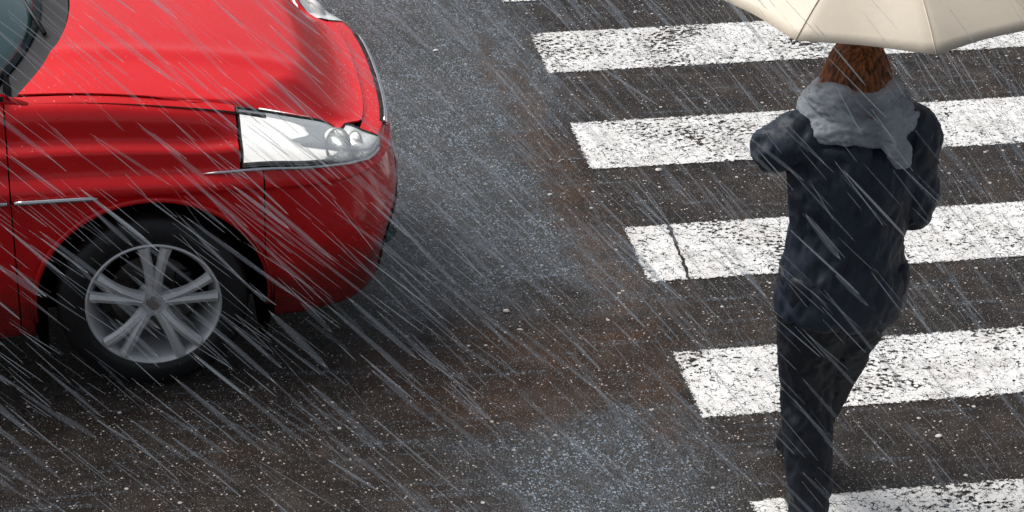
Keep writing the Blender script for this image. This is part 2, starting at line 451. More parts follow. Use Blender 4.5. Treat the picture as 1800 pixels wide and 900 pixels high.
W_ST = .478
names = {-1: 'worn white crossing stripe cut off by the top edge, beyond the umbrella',
         0: 'farthest wholly visible white crossing stripe, passing under the cream umbrella',
         1: 'white crossing stripe behind the shoulders of the person',
         2: 'white crossing stripe with a dark crack running across it, behind the hips',
         3: 'white crossing stripe behind the legs of the person, above the nearest one',
         4: 'nearest white crossing stripe, at the feet of the person'}
for n in (-1, 0, 1, 2, 3, 4, 5, -2):
    bm = bmesh.new()
    segs = 48
    rows = [[(0 + 4.2*i/segs, -.24+.48*j/4, 0) for i in range(segs+1)] for j in range(5)]
    grid(bm, rows)
    o = obj('crossing_stripe', bm, M['paint'], smooth=False)
    # the left ends step a little, as laid by hand
    o.location = ({-1: -.055, 0: .0, 1: -.01, 2: .015, 3: -.02, 4: .01}.get(n, 0), -n-W_ST/2-(.142 if n == -1 else 0), .004)
    tag(o, names.get(n, 'white crossing stripe just outside the picture, %s' % ('in front of the feet' if n > 0 else 'beyond the umbrella')),
        'road marking', 'stripes of the zebra crossing')

# pebbles lying on the road
peb = [(-.564, -2.615, .011, 'pale pebble on the brown wet asphalt between car and crossing'),
       (.771, -3.709, .011, 'pale pebble between the two nearest crossing stripes, right of the legs'),
       (.278, -1.514, .012, 'flat grey pebble just below the stripe behind the shoulders'),
       (-.461, -.147, .011, 'pale pebble on the splashed asphalt above the headlight'),
       (-.217, -1.675, .008, 'small pale pebble on the asphalt left of the cracked stripe')]
for x, y, r, lab in peb:
    bm = bmesh.new(); bmesh.ops.create_icosphere(bm, subdivisions=3, radius=1)
    for v in bm.verts:
        v.co *= 1+.25*noise.noise(v.co*1.3+Vector((x*9, y*7, 0)))
        v.co = Vector((v.co.x*r*1.2, v.co.y*r*.9, v.co.z*r*.5))
    o = obj('pebble', bm, M['stone']); o.location = (x, y, r*.35); tag(o, lab, 'pebble', 'pebbles on the road')

# ------------------------------------------------------------------ car
# local frame: x forward, y to the car's left (away from the camera), z up; origin under the front axle, centre line
HW = .865
OUT = [(.965, 0), (.96, -.20), (.945, -.38), (.91, -.54), (.845, -.67), (.74, -.76), (.58, -.815), (.38, -.84), (.1, -.852), (-.3, -.86),
       (-1.0, -.865), (-1.8, -.865), (-2.4, -.858), (-2.8, -.835), (-3.02, -.78), (-3.15, -.66), (-3.22, -.48), (-3.25, -.25), (-3.26, 0)]
# dense arc-length table of the outline
tab = []
for i in range((len(OUT)-1)*24+1): tab.append(cr(OUT, i/24))
cum = [0]
for a, b in zip(tab, tab[1:]): cum.append(cum[-1]+math.hypot(b[0]-a[0], b[1]-a[1]))
LT = cum[-1]
def outline(s):
    """point and outward normal at arc length s from the nose"""
    s = min(max(s, 0), LT-1e-6)
    lo, hi = 0, len(cum)-1
    while hi-lo > 1:
        m_ = (lo+hi)//2
        if cum[m_] <= s: lo = m_
        else: hi = m_
    f = (s-cum[lo])/(cum[hi]-cum[lo])
    p = (lerp(tab[lo][0], tab[hi][0], f), lerp(tab[lo][1], tab[hi][1], f))
    a = tab[max(lo-3, 0)]; b = tab[min(hi+3, len(tab)-1)]
    dx, dy = b[0]-a[0], b[1]-a[1]; l = math.hypot(dx, dy)
    n = (-dy/l, dx/l)
    if n[0]*p[0]*0+n[1]*0 == 0 and (n[1] > 0 or (abs(n[1]) < 1e-6 and False)): n = (-n[0], -n[1])
    # outward: away from the centre line / ends
    if s < .5 and n[0] < 0: n = (-n[0], -n[1])
    if s > LT-.4 and n[0] > 0: n = (-n[0], -n[1])
    return p, n
def s_at_x(x):
    for i, p in enumerate(tab):
        if p[0] <= x: return cum[i]
    return LT

def zspine(x):   # height of the bonnet on the centre line
    return cr([(1.145,), (1.135,), (1.105,), (1.06,), (.985,), (.865,)], min(5, max(0, (.25-x+(-.0))*0+ (x+.45)/1.30*5)))[0]
def zhood(x, y):
    if x < -.45: return 1.145
    return zspine(x)-.045*(abs(y)/.72)**2.5

def ztop(x):     # shoulder / belt line height of the body side along the car
    if x < -.45: return 1.10+min(.05, (-.45-x)*.03)
    return zhood(x, .72)
# profile up the side: (fraction of height between sill and top, inset)
# absolute heights for the lower part, shifted towards the nose
SIDE = [(.19, .16), (.205, .085), (.26, .062), (.38, .040), (.55, .020), (.68, .010), (.752, .008), (.768, .0), (.80, .004), (.86, .018),
        (.915, .016), (.945, .020), (.965, .040), (.985, .066), (1.01, .085), (1.035, .105), (1.05, .135)]
SIDE2 = SIDE[:7]+[(.768, -.010), (.80, -.006), (.832, .024), (.875, .030), (.905, .036), (.925, .070), (.965, .074), (.995, .078), (1.030, .098), (1.05, .140)]
def side_h(lv, x):
    """height and inset for level lv (float) at station x"""
    z, ins = cr(SIDE, lv); z2, ins2 = cr(SIDE2, lv)
    k = 1-sstep(.15, .50, x); z = lerp(z, z2, k); ins = lerp(ins, ins2, k)
    top = ztop(x)
    if z > .70:
        z = .70+(z-.70)*(top-.70)/(1.05-.70)
    return z, ins
WHEEL_X = (0.0, -2.46); WR = .335; ARCH = .412
def S(lv, s, off=0.0, arch=True):
    (px, py), (nx, ny) = outline(s)
    z, ins = side_h(lv, px)
    # nose: bumper bulges, upper part rakes back
    nose = sstep(.50, .88, px)
    if nose > 0:
        zz = (z-.2)/.7
        ins += nose*(.045*max(0, zz-.45)**1.0+.10*max(0, zz-.62)-.02*math.exp(-((z-.50)/.10)**2)+.02)
    ins -= off
    x, y = px-nx*ins, py-ny*ins
    if arch and z < .78:
        for wx in WHEEL_X:
            dx = x-wx
            if abs(dx) < ARCH:
                za = WR+math.sqrt(ARCH*ARCH-dx*dx)
                if z < za: z = za
    return Vector((x, y, z))

def stations(s0, s1, step=.03):
    n = max(2, int((s1-s0)/step)); L = [s0+(s1-s0)*i/n for i in range(n+1)]
    for wx in WHEEL_X:
        for k in range(0, 41):
            x = wx+ARCH*math.cos(PI*k/40)
            for e in ((.0005,) if k in (0, 40) else (0,)):
                s = s_at_x2(x); 
                if s0 < s < s1: L.append(s)
    return sorted(L)
def s_at_x2(x):
    for i in range(len(tab)-1):
        if tab[i][0] >= x > tab[i+1][0]:
            f = (tab[i][0]-x)/(tab[i][0]-tab[i+1][0]); return cum[i]+f*(cum[i+1]-cum[i])
    return LT

def patch(name, l0, l1, s0, s1, material, parent, sgn=1, off=0.0, thick=.004, arch=True, lstep=.34, rnd=0, extra_s=None, step=.03):
    """a body panel: the surface between two levels and two stations, with thickness"""
    bm = bmesh.new()
    ss = stations(s0, s1, step)
    nl = max(2, int((l1-l0)/lstep)); ls = [l0+(l1-l0)*i/nl for i in range(nl+1)]
    rows = []
    for l in ls:
        row = []
        for s in ss:
            p = S(l, s, off, arch); row.append((p.x, p.y*sgn, p.z))
        rows.append(row)
    grid(bm, rows)
    bmesh.ops.remove_doubles(bm, verts=bm.verts[:], dist=.0004)
    bmesh.ops.dissolve_degenerate(bm, edges=bm.edges[:], dist=.0003)
    o = obj(name, bm, material, parent)
    # make normals point outwards
    me = o.data
    c = sum(((p.normal.y*sgn)*p.area for p in me.polygons))
    cx_ = sum(((p.normal.x)*p.area for p in me.polygons))
    if (abs(c) > abs(cx_) and c > 0) or (abs(c) <= abs(cx_) and cx_*(1 if s0 < 2 else -1) < 0):
        me.flip_normals()
    mod_apply(o, ('SOLIDIFY', dict(thickness=thick, offset=-1)))
    return autosmooth(o, 40)

car = empty('parked_car', (-1.885, -2.995+HW, 0))
car.name = 'red_car'
tag(car, 'glossy red hatchback seen from its front right side, nose towards the zebra crossing', 'car')

s_nose = 0.0
s_bump = s_at_x2(.40)       # bumper / wing seam
s_fd = s_at_x2(-.46)        # wing / front door seam
s_dd = s_at_x2(-1.42)       # front / rear door seam
s_dq = s_at_x2(-2.02)
s_rb = s_at_x2(-2.86)
LV_HL0, LV_HL1 = 8.8, 15.7
s_hl0 = s_at_x2(.33)
s_hlf = s_at_x2(.905)       # inner end of the headlight, on the nose
TOPL = 16.0
G = .0025
for sgn, sd in ((1, 'near'), (-1, 'far')):
    patch('front_wing', 0.2, LV_HL0, s_bump+G, s_fd-G, M['red'], car, sgn)
    patch('front_wing', LV_HL0, TOPL, s_hl0+.01, s_fd-G, M['red'], car, sgn)
    for a, b in ((s_fd, s_dd), (s_dd, s_dq)):
        d = patch('door', 1.2, TOPL, a+G, b-G, M['red'], car, sgn)
        hx = tab[0][0]
        # handle
        bmh = bmesh.new()
        pm = S(11.2, b-.17); tube(bmh, [(pm.x+.09, (pm.y+.002)*sgn, pm.z), (pm.x+.07, (pm.y-.035)*sgn, pm.z+.004), (pm.x-.07, (pm.y-.035)*sgn, pm.z+.004), (pm.x-.09, (pm.y+.002)*sgn, pm.z)], [.010, .013, .013, .010], 10)
        obj('handle', bmh, M['red'], d)
        # moulding on the door
        bmm = bmesh.new()
        pts = [S(7.0, a+G+.01+(b-a-2*G-.02)*i/10, .008) for i in range(11)]
        tube(bmm, [(p.x, p.y*sgn, p.z) for p in pts], .0095, 8)
        obj('moulding', bmm, M['chrome'], d)
    sill = patch('sill', 0.0, 1.1, s_fd+.05, s_dq-G, M['red'], car, sgn)
    patch('rear_wing', 0.2, TOPL, s_dq+G, s_rb-G, M['red'], car, sgn)
    tl_ = patch('tail_light', 9.0, 15.5, s_rb-.02, s_rb+.22, M['tail'], car, sgn, off=.006)
    # headlight
    hb = patch('headlight', LV_HL0+.3, LV_HL1, s_hlf, s_hl0, M['clear'], car, sgn, off=.005, thick=.003, lstep=.2, step=.02)
    patch('lamp_housing', LV_HL0+.3, LV_HL1, s_hlf, s_hl0, M['lens'], hb, sgn, off=-.030, thick=.004, lstep=.2, step=.02)
    # black rim round the lens
    rim_pts = [S(LV_HL0+.35, lerp(s_hlf, s_hl0, k/20), -.004) for k in range(21)]+[S(lerp(LV_HL0+.35, LV_HL1, k/8), s_hl0, -.004) for k in range(1, 9)]+\
              [S(LV_HL1, lerp(s_hl0, s_hlf, k/20), -.004) for k in range(1, 21)]+[S(lerp(LV_HL1, LV_HL0+.35, k/8), s_hlf, -.004) for k in range(1, 9)]
    bmr = bmesh.new(); tube(bmr, [(p.x, p.y*sgn, p.z) for p in rim_pts], .0055, 6, caps=False); obj('lens_seal', bmr, M['black'], hb)
    for (ss_, ll_, rr_) in ((s_hlf+.17, 12.1, .046), (s_hlf+.31, 11.9, .054)):
        p = S(ll_, ss_, -.004); (_, nn) = outline(ss_)
        nrm = Vector((nn[0]+.35, nn[1], .42)).normalized(); a = nrm.orthogonal().normalized(); b_ = nrm.cross(a)
        W = lambda r, h, t: (lambda w: (w.x, w.y*sgn, w.z))(p+nrm*h+a*math.cos(t)*r+b_*math.sin(t)*r)
        T24 = [2*PI*k/32 for k in range(32)]
        bmd = bmesh.new(); grid(bmd, [[W(r, h, t) for t in T24] for r, h in ((.006, -.032), (rr_*.45, -.028), (rr_*.8, -.016), (rr_*.96, -.002), (rr_*1.06, .0), (rr_*1.08, -.02))], close_u=True)
        obj('lamp_bowl', bmd, M['reflector'], hb)
        bmd = bmesh.new(); ellipsoid(bmd, W(0, -.022, 0), (.013, .013, .013), None, 14, 10); obj('bulb', bmd, M['bulb'], hb)
    # chrome strip under the headlight
    bms = bmesh.new()
    pts = [S(LV_HL0+.05, s_hlf+(s_hl0+.14-s_hlf)*i/16, .004) for i in range(17)]
    tube(bms, [(p.x, p.y*sgn, p.z) for p in pts], [.002]+[.0065]*15+[.002], 8)
    obj('headlight_trim', bms, M['chrome'], car)
    # moulding carried on over the wing as far as the wheel arch
    bmm = bmesh.new()
    s_ar = s_at_x2(-math.sqrt(ARCH**2-(.768-WR-.02)**2)*0-.20) if False else s_at_x2(-.17)
    pts = [S(7.0, lerp(s_fd-.012, s_ar, i/10), .008, False) for i in range(11)]
    tube(bmm, [(p.x, p.y*sgn, p.z) for p in pts], [.0095]*10+[.003], 8); obj('wing_moulding', bmm, M['chrome'], car)
    # arch lips
    for wx in WHEEL_X:
        bml = bmesh.new(); pts = []
        for k in range(0, 33):
            t = PI*(-.04+1.08*k/32)
            x = wx+ARCH*math.cos(t); z = WR+ARCH*math.sin(t)
            s = s_at_x2(x); p, n_ = outline(s); 
            lv = 3.0
            zz = max(z, .24)
            ins = .004
            pts.append((x, (p[1]+ins+.045*max(0, 1-(zz-.2)/.5))*sgn, zz))
        tube(bml, pts, .011, 8)
        obj('arch_lip', bml, M['red'], car)
        bmi = bmesh.new()
        rows = []
        for yy in (-.845, -.70, -.50):
            rows.append([(wx+(ARCH+.004)*math.cos(PI*(-.15+1.3*k/32)), yy*sgn, max(.16, WR+(ARCH+.004)*math.sin(PI*(-.15+1.3*k/32)))) for k in range(33)])
        grid(bmi, rows)
        cc = [bmi.verts.new((wx+(ARCH+.004)*math.cos(PI*(-.15+1.3*k/32)), -.499*sgn, max(.16, WR+(ARCH+.004)*math.sin(PI*(-.15+1.3*k/32))))) for k in range(33)]
        bmi.faces.new(cc)
        obj('arch_liner', bmi, M['liner'], car, smooth=False)

# bumpers wrap round the ends: build both halves as one mesh each
def joined(name, pieces, material, parent):
    bm = bmesh.new()
    for o in pieces:
        bm.from_mesh(o.data); me = o.data; bpy.data.objects.remove(o); bpy.data.meshes.remove(me)
    bmesh.ops.remove_doubles(bm, verts=bm.verts[:], dist=.0006)
    o = obj(name, bm, material, parent, fix=False)
    return autosmooth(o, 40)
joined('front_bumper', [patch('fb', 0.0, LV_HL0, 0, s_bump-G, M['red'], None, sg) for sg in (1, -1)] +
       [patch('fb', LV_HL0, 13.8, 0, s_hlf-.006, M['red'], None, sg) for sg in (1, -1)], M['red'], car)
joined('rear_bumper', [patch('rb', 0.0, 9.0, s_rb+G, LT, M['red'], None, sg) for sg in (1, -1)], M['red'], car)
joined('tailgate', [patch('rb', 9.0, TOPL, s_rb+.24, LT, M['red'], None, sg) for sg in (1, -1)], M['red'], car)
# grille and lower intake
def wrap_panel(name, l0, l1, smax, material, off, parent=car):
    return joined(name, [patch('g', l0, l1, 0, smax, material, None, sg, off=off) for sg in (1, -1)], material, parent)
gr = wrap_panel('grille', 9.3, 11.6, .42, M['black'], .006)
bmg = bmesh.new()
for i in range(3):
    pts = [S(9.8+i*.65, abs(t), .014) for t in [(-.42+.84*k/20) for k in range(21)]]
    tube(bmg, [(p.x, p.y*(1 if (-.42+.84*k/20) > 0 else -1), p.z) for k, p in enumerate(pts)], .005, 6)
obj('grille_bar', bmg, M['chrome'], gr)
wrap_panel('lower_intake', 1.6, 3.6, .55, M['black'], .006)
xp = S(4.2, 0).x; bmp = bmesh.new(); box(bmp, (xp+.004, 0, .50), (.012, .52, .11), bevel=.004); obj('number_plate', bmp, M['plate'], car)
for sgn in (1, -1):
    p = S(2.9, .50, .008); bmf = bmesh.new()
    ellipsoid(bmf, (p.x, p.y*sgn, p.z), (.008, .05, .035), Matrix.Rotation(-.9*sgn, 3, 'Z')); obj('fog_lamp', bmf, M['glass'], car)

# bonnet
Yh = .714
def edge_x(y):
    # front edge of the bonnet in plan
    return .765-.10*(abs(y)/.73)**2.2-.16*max(0, (abs(y)-.60)/.13)**2
def _edge_tab(lv):
    out = []
    for i in range(120):
        p = S(lv, (s_hl0+.25)*i/119, .002, False); out.append((-p.y, p.x, p.z))
    return out
E_IN, E_OUT = _edge_tab(13.95), _edge_tab(LV_HL1+.25)
Y_HL = -S(LV_HL1, s_hlf).y
def _look(tb, y):
    for a, b in zip(tb, tb[1:]):
        if a[0] <= y <= b[0]:
            f = (y-a[0])/max(1e-6, b[0]-a[0]); return lerp(a[1], b[1], f), lerp(a[2], b[2], f)
    m_ = max(tb, key=lambda t: t[0]); return m_[1], m_[2]
def bonnet_edge(y):
    y = abs(y); k = sstep(Y_HL-.05, Y_HL+.01, y)
    a = _look(E_IN, y); b = _look(E_OUT, y)
    return lerp(a[0], b[0], k), lerp(a[1], b[1], k)
def cowl_x(y): return -.24-.20*(abs(y)/.73)**2
bm = bmesh.new(); rows = []
NY, NX = 72, 44
for j in range(NY+1):
    yv = -Yh+2*Yh*j/NY
    row = []
    for i in range(NX+1):
        ex_, ez_ = bonnet_edge(yv); x = lerp(cowl_x(yv)+.02, ex_, (i/NX)**.85)
        z = zhood(x, yv)+.004
        # two soft raised lines along the bonnet
        z += .010*math.exp(-((abs(yv)-.46+.10*(x+.4))/.05)**2)
        fr = i/NX
        kk = sstep(.72, 1.0, fr); z = lerp(z, ez_+.003, kk)
        row.append((x, yv, z))
    rows.append(row)
grid(bm, rows)
o = obj('bonnet', bm, M['red'], car); mod_apply(o, ('SOLIDIFY', dict(thickness=.006, offset=0))); autosmooth(o, 50); bonnet = o
# dark inner body so gaps read as gaps
bm = bmesh.new(); rows = []
for lv in [0+16*i/20 for i in range(21)]:
    ring = []
    ss = [LT*i/90 for i in range(91)]
    # arches for the core as well
    for sg in (1, -1):
        seq = ss if sg == 1 else ss[-2:0:-1]
        for s in seq:
            p = S(lv, s, -.012, arch=False); ring.append((p.x, p.y*sg, p.z-.004))
    rows.append(ring)
vs = grid(bm, rows, close_u=True)
kill = [f for f in bm.faces if (lambda c: c.x > .26 and abs(c.y) > .40 and c.z > .74)(f.calc_center_median())]
bmesh.ops.delete(bm, geom=kill, context='FACES')
core = obj('inner_body', bm, M['liner'], car)
# cut wheel spaces in the core
for wx in WHEEL_X:
    bmc = bmesh.new()
    bmesh.ops.create_cone(bmc, cap_ends=True, segments=48, radius1=ARCH+.002, radius2=ARCH+.002, depth=2.2,
                          matrix=Matrix.Translation((wx, 0, WR)) @ Matrix.Rotation(PI/2, 4, 'X'))
    inner = core.data
    bmb = bmesh.new(); bmb.from_mesh(core.data)
    kill = [f for f in bmb.faces if (lambda c: (c.x-wx)**2+(c.z-WR)**2 < (ARCH+.03)**2 and abs(c.y) > .5)(f.calc_center_median())]
    bmesh.ops.delete(bmb, geom=kill, context='FACES'); bmb.to_mesh(core.data); bmb.free(); bmc.free()
# floor pan
bm = bmesh.new(); box(bm, (-1.2, 0, .20), (3.9, 1.0, .03)); obj('floor_pan', bm, M['liner'], car, smooth=False)
# inner fill between bonnet edge and wing top (drain channel) and the cowl
bm = bmesh.new(); rows = []
for i in range(31):
    x = lerp(-.46, .42, i/30)
    rows.append([(x, -.75, zhood(x, .73)-.012), (x, -.6, zhood(x, .6)-.02), (x, 0, zhood(x, 0)-.02), (x, .6, zhood(x, .6)-.02), (x, .75, zhood(x, .73)-.012)])
grid(bm, rows); obj('engine_bay', bm, M['liner'], car)
bm = bmesh.new(); rows = []
for i in range(25):
    y = -.735+1.47*i/24
    xc = cowl_x(y)
    rows.append([(xc+.015, y, zhood(xc, y)-.004), (xc-.03, y, zhood(xc, y)-.012), (xc-.10, y, 1.128-.03*(abs(y)/.73)**2)])
grid(bm, rows); obj('cowl', bm, M['black'], car)

# greenhouse
ROOF_Z = 1.50
def ws_base(y): return Vector((cowl_x(y)-.085, y, 1.135-.035*(abs(y)/.73)**2))
def ws_top(y):
    yy = y*.80; return Vector((-1.02-.10*(abs(y)/.73)**2, yy, ROOF_Z-.045-.03*(abs(y)/.73)**2))
bm = bmesh.new(); rows = []
for j in range(25):
    y = (-.69+1.38*j/24)
    a, b_ = ws_base(y), ws_top(y)
    rows.append([a.lerp(b_, t)+Vector((0, 0, .05*math.sin(PI*t))) for t in [k/14 for k in range(15)]])
grid(bm, rows); o = obj('windscreen', bm, M['glass'], car); mod_apply(o, ('SOLIDIFY', dict(thickness=.006, offset=0)))
for sgn in (1, -1):
    # A pillar
    bm = bmesh.new()
    a0, b0 = ws_base(-.715), ws_top(-.715)
    pts = [a0.lerp(b0, k/12)+Vector((0, 0, .05*math.sin(PI*k/12))) for k in range(13)]
    pts = [Vector((-.38, -.745, 1.075))]+pts
    tube(bm, [(p.x, p.y*sgn, p.z) for p in pts], [.012]+[.026]+[.032]*12, 12); obj('windscreen_pillar', bm, M['red'], car)
    # side glass: from belt to roof rail
    def sg_pt(x, t):
        zb = ztop(x)+.012
        zt = ROOF_Z-.05-.03*sstep(-2.4, -3.1, x)-.10*sstep(-2.9, -3.2, x)
        # front edge follows the pillar
        yb, yt = -.742, -.585
        return Vector((x, lerp(yb, yt, t)+.012*math.sin(PI*t)*-1, lerp(zb, zt, t)))
    for (x0b, x0t, x1b, x1t) in ((-.52, -1.10, -1.40, -1.42), (-1.47, -1.49, -2.02, -2.05), (-2.10, -2.13, -2.80, -2.66)):
        bm = bmesh.new(); rows = []
        for i in range(9):
            rows.append([(lambda p: (p.x, p.y*sgn, p.z))(sg_pt(lerp(lerp(x0b, x1b, i/8), lerp(x0t, x1t, i/8), t), t)) for t in [k/8 for k in range(9)]])
        grid(bm, rows); o = obj('side_window', bm, M['glass'], car); mod_apply(o, ('SOLIDIFY', dict(thickness=.005, offset=0)))
    # window seal
    bm = bmesh.new()
    pts = [(x, -.752*sgn, ztop(x)+.008) for x in [-.46-2.4*i/24 for i in range(25)]]
    tube(bm, pts, .009, 8); obj('window_seal', bm, M['black'], car)
    # roof rail and pillars
    for (xb, xt) in ((-1.435, -1.455), (-2.06, -2.09)):
        bm = bmesh.new(); a, b_ = sg_pt(xb, 0), sg_pt(xt, 1)
        tube(bm, [(a.x, a.y*sgn, a.z), (b_.x, b_.y*sgn, b_.z)], .024, 8); obj('door_pillar', bm, M['black'], car)
    bm = bmesh.new(); pts = [(x, -.585*sgn, ROOF_Z-.045-.03*sstep(-2.4, -3.1, x)) for x in [-1.10-1.75*i/16 for i in range(17)]]
    pts += [(-2.95, -.66*sgn, 1.30), (-3.06, -.70*sgn, 1.12)]
    tube(bm, pts, .032, 10); obj('roof_rail', bm, M['red'], car)
# roof
bm = bmesh.new(); rows = []
for i in range(25):
    x = lerp(-1.0, -2.9, i/24)
    row = []
    for j in range(21):
        y = -.59+1.18*j/20
        z = ROOF_Z-.045+.055*(1-(abs(y)/.59)**2.4)-.03*sstep(-2.4, -3.1, x)-.02*sstep(-1.35, -1.0, x)
        xx = x-(.08*(abs(y)/.59)**2 if i < 3 else 0)
        row.append((xx, y, z))
    rows.append(row)
grid(bm, rows); o = obj('roof', bm, M['red'], car); mod_apply(o, ('SOLIDIFY', dict(thickness=.006, offset=0)))
# rear window
bm = bmesh.new(); rows = []
for j in range(17):
    y = -.62+1.24*j/16
    a = Vector((-3.12+.05*(abs(y)/.6)**2, y, 1.08)); b_ = Vector((-2.88, y*.9, ROOF_Z-.06))
    rows.append([a.lerp(b_, k/8) for k in range(9)])
grid(bm, rows); obj('rear_window', bm, M['glass'], car)
# belt shelf closing the body under the glass, and seats
bm = bmesh.new(); sheet(bm, -3.15, -.42, -.74, .74, 1.0); obj('cabin_lining', bm, M['liner'], car, smooth=False)
for sgn in (1, -1):
    bm = bmesh.new(); box(bm, (-1.55, .37*sgn, 1.10), (.12, .48, .42), Matrix.Rotation(.2, 3, 'Y'), .04); box(bm, (-1.60, .37*sgn, 1.38), (.09, .26, .14), Matrix.Rotation(.15, 3, 'Y'), .03)
    obj('seat', bm, M['seat'], car)
bm = bmesh.new(); tube(bm, [(-.98+.05*math.cos(t), .37+.18*math.sin(t), 1.10+.16*math.cos(t)) for t in [2*PI*k/24 for k in range(25)]], .015, 8, caps=False); obj('steering_wheel', bm, M['black'], car)
# wipers
for y0, y1 in ((-.30, .28), (.28, .80)):
    bm = bmesh.new(); a = Vector((cowl_x(y0)-.04, y0*.9, 1.135)); b_ = Vector((cowl_x(y1*.75)-.20, y1*.75, 1.178))
    tube(bm, [a, a.lerp(b_, .5)+Vector((0, 0, .02)), b_], [.009, .006, .004], 6); obj('wiper', bm, M['black'], car)
# mirrors
for sgn in (1, -1):
    bm = bmesh.new(); ellipsoid(bm, (-.76, -.90*sgn, 1.13), (.065, .10, .07)); mo = obj('wing_mirror', bm, M['red'], car)
    bm = bmesh.new(); tube(bm, [(-.70, -.75*sgn, 1.075), (-.74, -.85*sgn, 1.10)], .02, 8); obj('mirror_arm', bm, M['black'], mo)

# wheels
def make_wheel(x, sgn, first=None):
    tyre_m = bmesh.new()
    prof = [(-.105, .235), (-.112, .262), (-.110, .295), (-.098, .322), (-.080, .3325), (-.05, .335), (0, .335), (.05, .335), (.080, .3325), (.098, .322), (.110, .295), (.112, .262), (.105, .235)]
    rows = [[(r*math.cos(2*PI*k/72), y, r*math.sin(2*PI*k/72)) for k in range(72)] for y, r in prof]
    grid(tyre_m, rows, close_u=True, close_v=True)
    w = empty('wheel'); w.parent = car; w.location = (x, -.742*sgn, WR)
    if sgn < 0: w.rotation_euler = (0, 0, PI)
    ty = obj('tyre', tyre_m, M['rubber'], w)
    bm = bmesh.new()
    # rim barrel and lip (outer side is -y)
    prof = [(-.106, .238), (-.110, .232), (-.104, .226), (-.085, .215), (-.02, .200), (.08, .205), (.10, .235)]
    grid(bm, [[(r*math.cos(2*PI*k/72), y, r*math.sin(2*PI*k/72)) for k in range(72)] for y, r in prof], close_u=True)
    bmesh.ops.create_cone(bm, cap_ends=True, segments=32, radius1=.062, radius2=.050, depth=.04, matrix=Matrix.Translation((0, -.075, 0)) @ Matrix.Rotation(PI/2, 4, 'X'))
    for k in range(5):
        for d in (-1, 1):
            th = 2*PI*k/5+.25
            t2 = th+d*.16
            pts = []
            for i in range(7):
                f = i/6; r = lerp(.045, .222, f); a = lerp(th+d*.10, t2+d*.02, f)
                pts.append((r*math.cos(a), -.083-.012*math.sin(PI*f)-.012*f, r*math.sin(a)))
            vs = tube(bm, pts, [.026, .022, .020, .019, .019, .020, .023], 8)
    rim = obj('rim', bm, M['alloy'], w); autosmooth(rim, 35)
    bm = bmesh.new(); bmesh.ops.create_cone(bm, cap_ends=True, segments=48, radius1=.15, radius2=.15, depth=.02, matrix=Matrix.Translation((0, -.01, 0)) @ Matrix.Rotation(PI/2, 4, 'X'))
    autosmooth(obj('brake_disc', bm, M['steel'], w), 30)
    bm = bmesh.new(); bmesh.ops.create_cone(bm, cap_ends=True, segments=24, radius1=.028, radius2=.022, depth=.012, matrix=Matrix.Translation((0, -.100, 0)) @ Matrix.Rotation(PI/2, 4, 'X'))
    autosmooth(obj('hub_cap', bm, M['chrome'], w), 30)
    bm = bmesh.new(); box(bm, (.11, -.01, .02), (.06, .06, .13), bevel=.01); obj('brake_caliper', bm, M['black'], w)
    return w
for x in WHEEL_X:
    for sgn in (1, -1): make_wheel(x, sgn)

# ------------------------------------------------------------------ person
# local: x right, y forward (away from the camera), feet on z = 0
PX, PY = .215, -4.16
person_root = None
def skin_obj(name, chains, material, parent=None, sub=2, root=0):
    """chains: list of lists of (co, radius) or int back references"""
    me = bpy.data.meshes.new(name); verts = []; edges = []; rads = []
    def add(p, r): verts.append(p); rads.append(r); return len(verts)-1
    keys = {}
    for ch in chains:
        prev = None
        for it in ch:
            if isinstance(it, str): idx = keys[it]
            else:
                p, r = it[0], it[1]; idx = add(p, r)
                if len(it) > 2: keys[it[2]] = idx
            if prev is not None: edges.append((prev, idx))
            prev = idx
    me.from_pydata(verts, edges, []); me.update()
    o = bpy.data.objects.new(name, me); C.objects.link(o)
    m = o.modifiers.new('skin', 'SKIN'); m.use_smooth_shade = True; m.branch_smoothing = .6
    for i, sv in enumerate(me.skin_vertices[0].data):
        r = rads[i]; sv.radius = r if isinstance(r, tuple) else (r, r); sv.use_root = (i == root); sv.use_loose = False
    m2 = o.modifiers.new('sub', 'SUBSURF'); m2.levels = sub; m2.render_levels = sub
    dg = bpy.context.evaluated_depsgraph_get(); dg.update()
    nm = bpy.data.meshes.new_from_object(o.evaluated_get(dg)); o.modifiers.clear(); o.data = nm
    nm.materials.clear(); nm.materials.append(material)
    for p in nm.polygons: p.use_smooth = True
    if parent: o.parent = parent
    return o

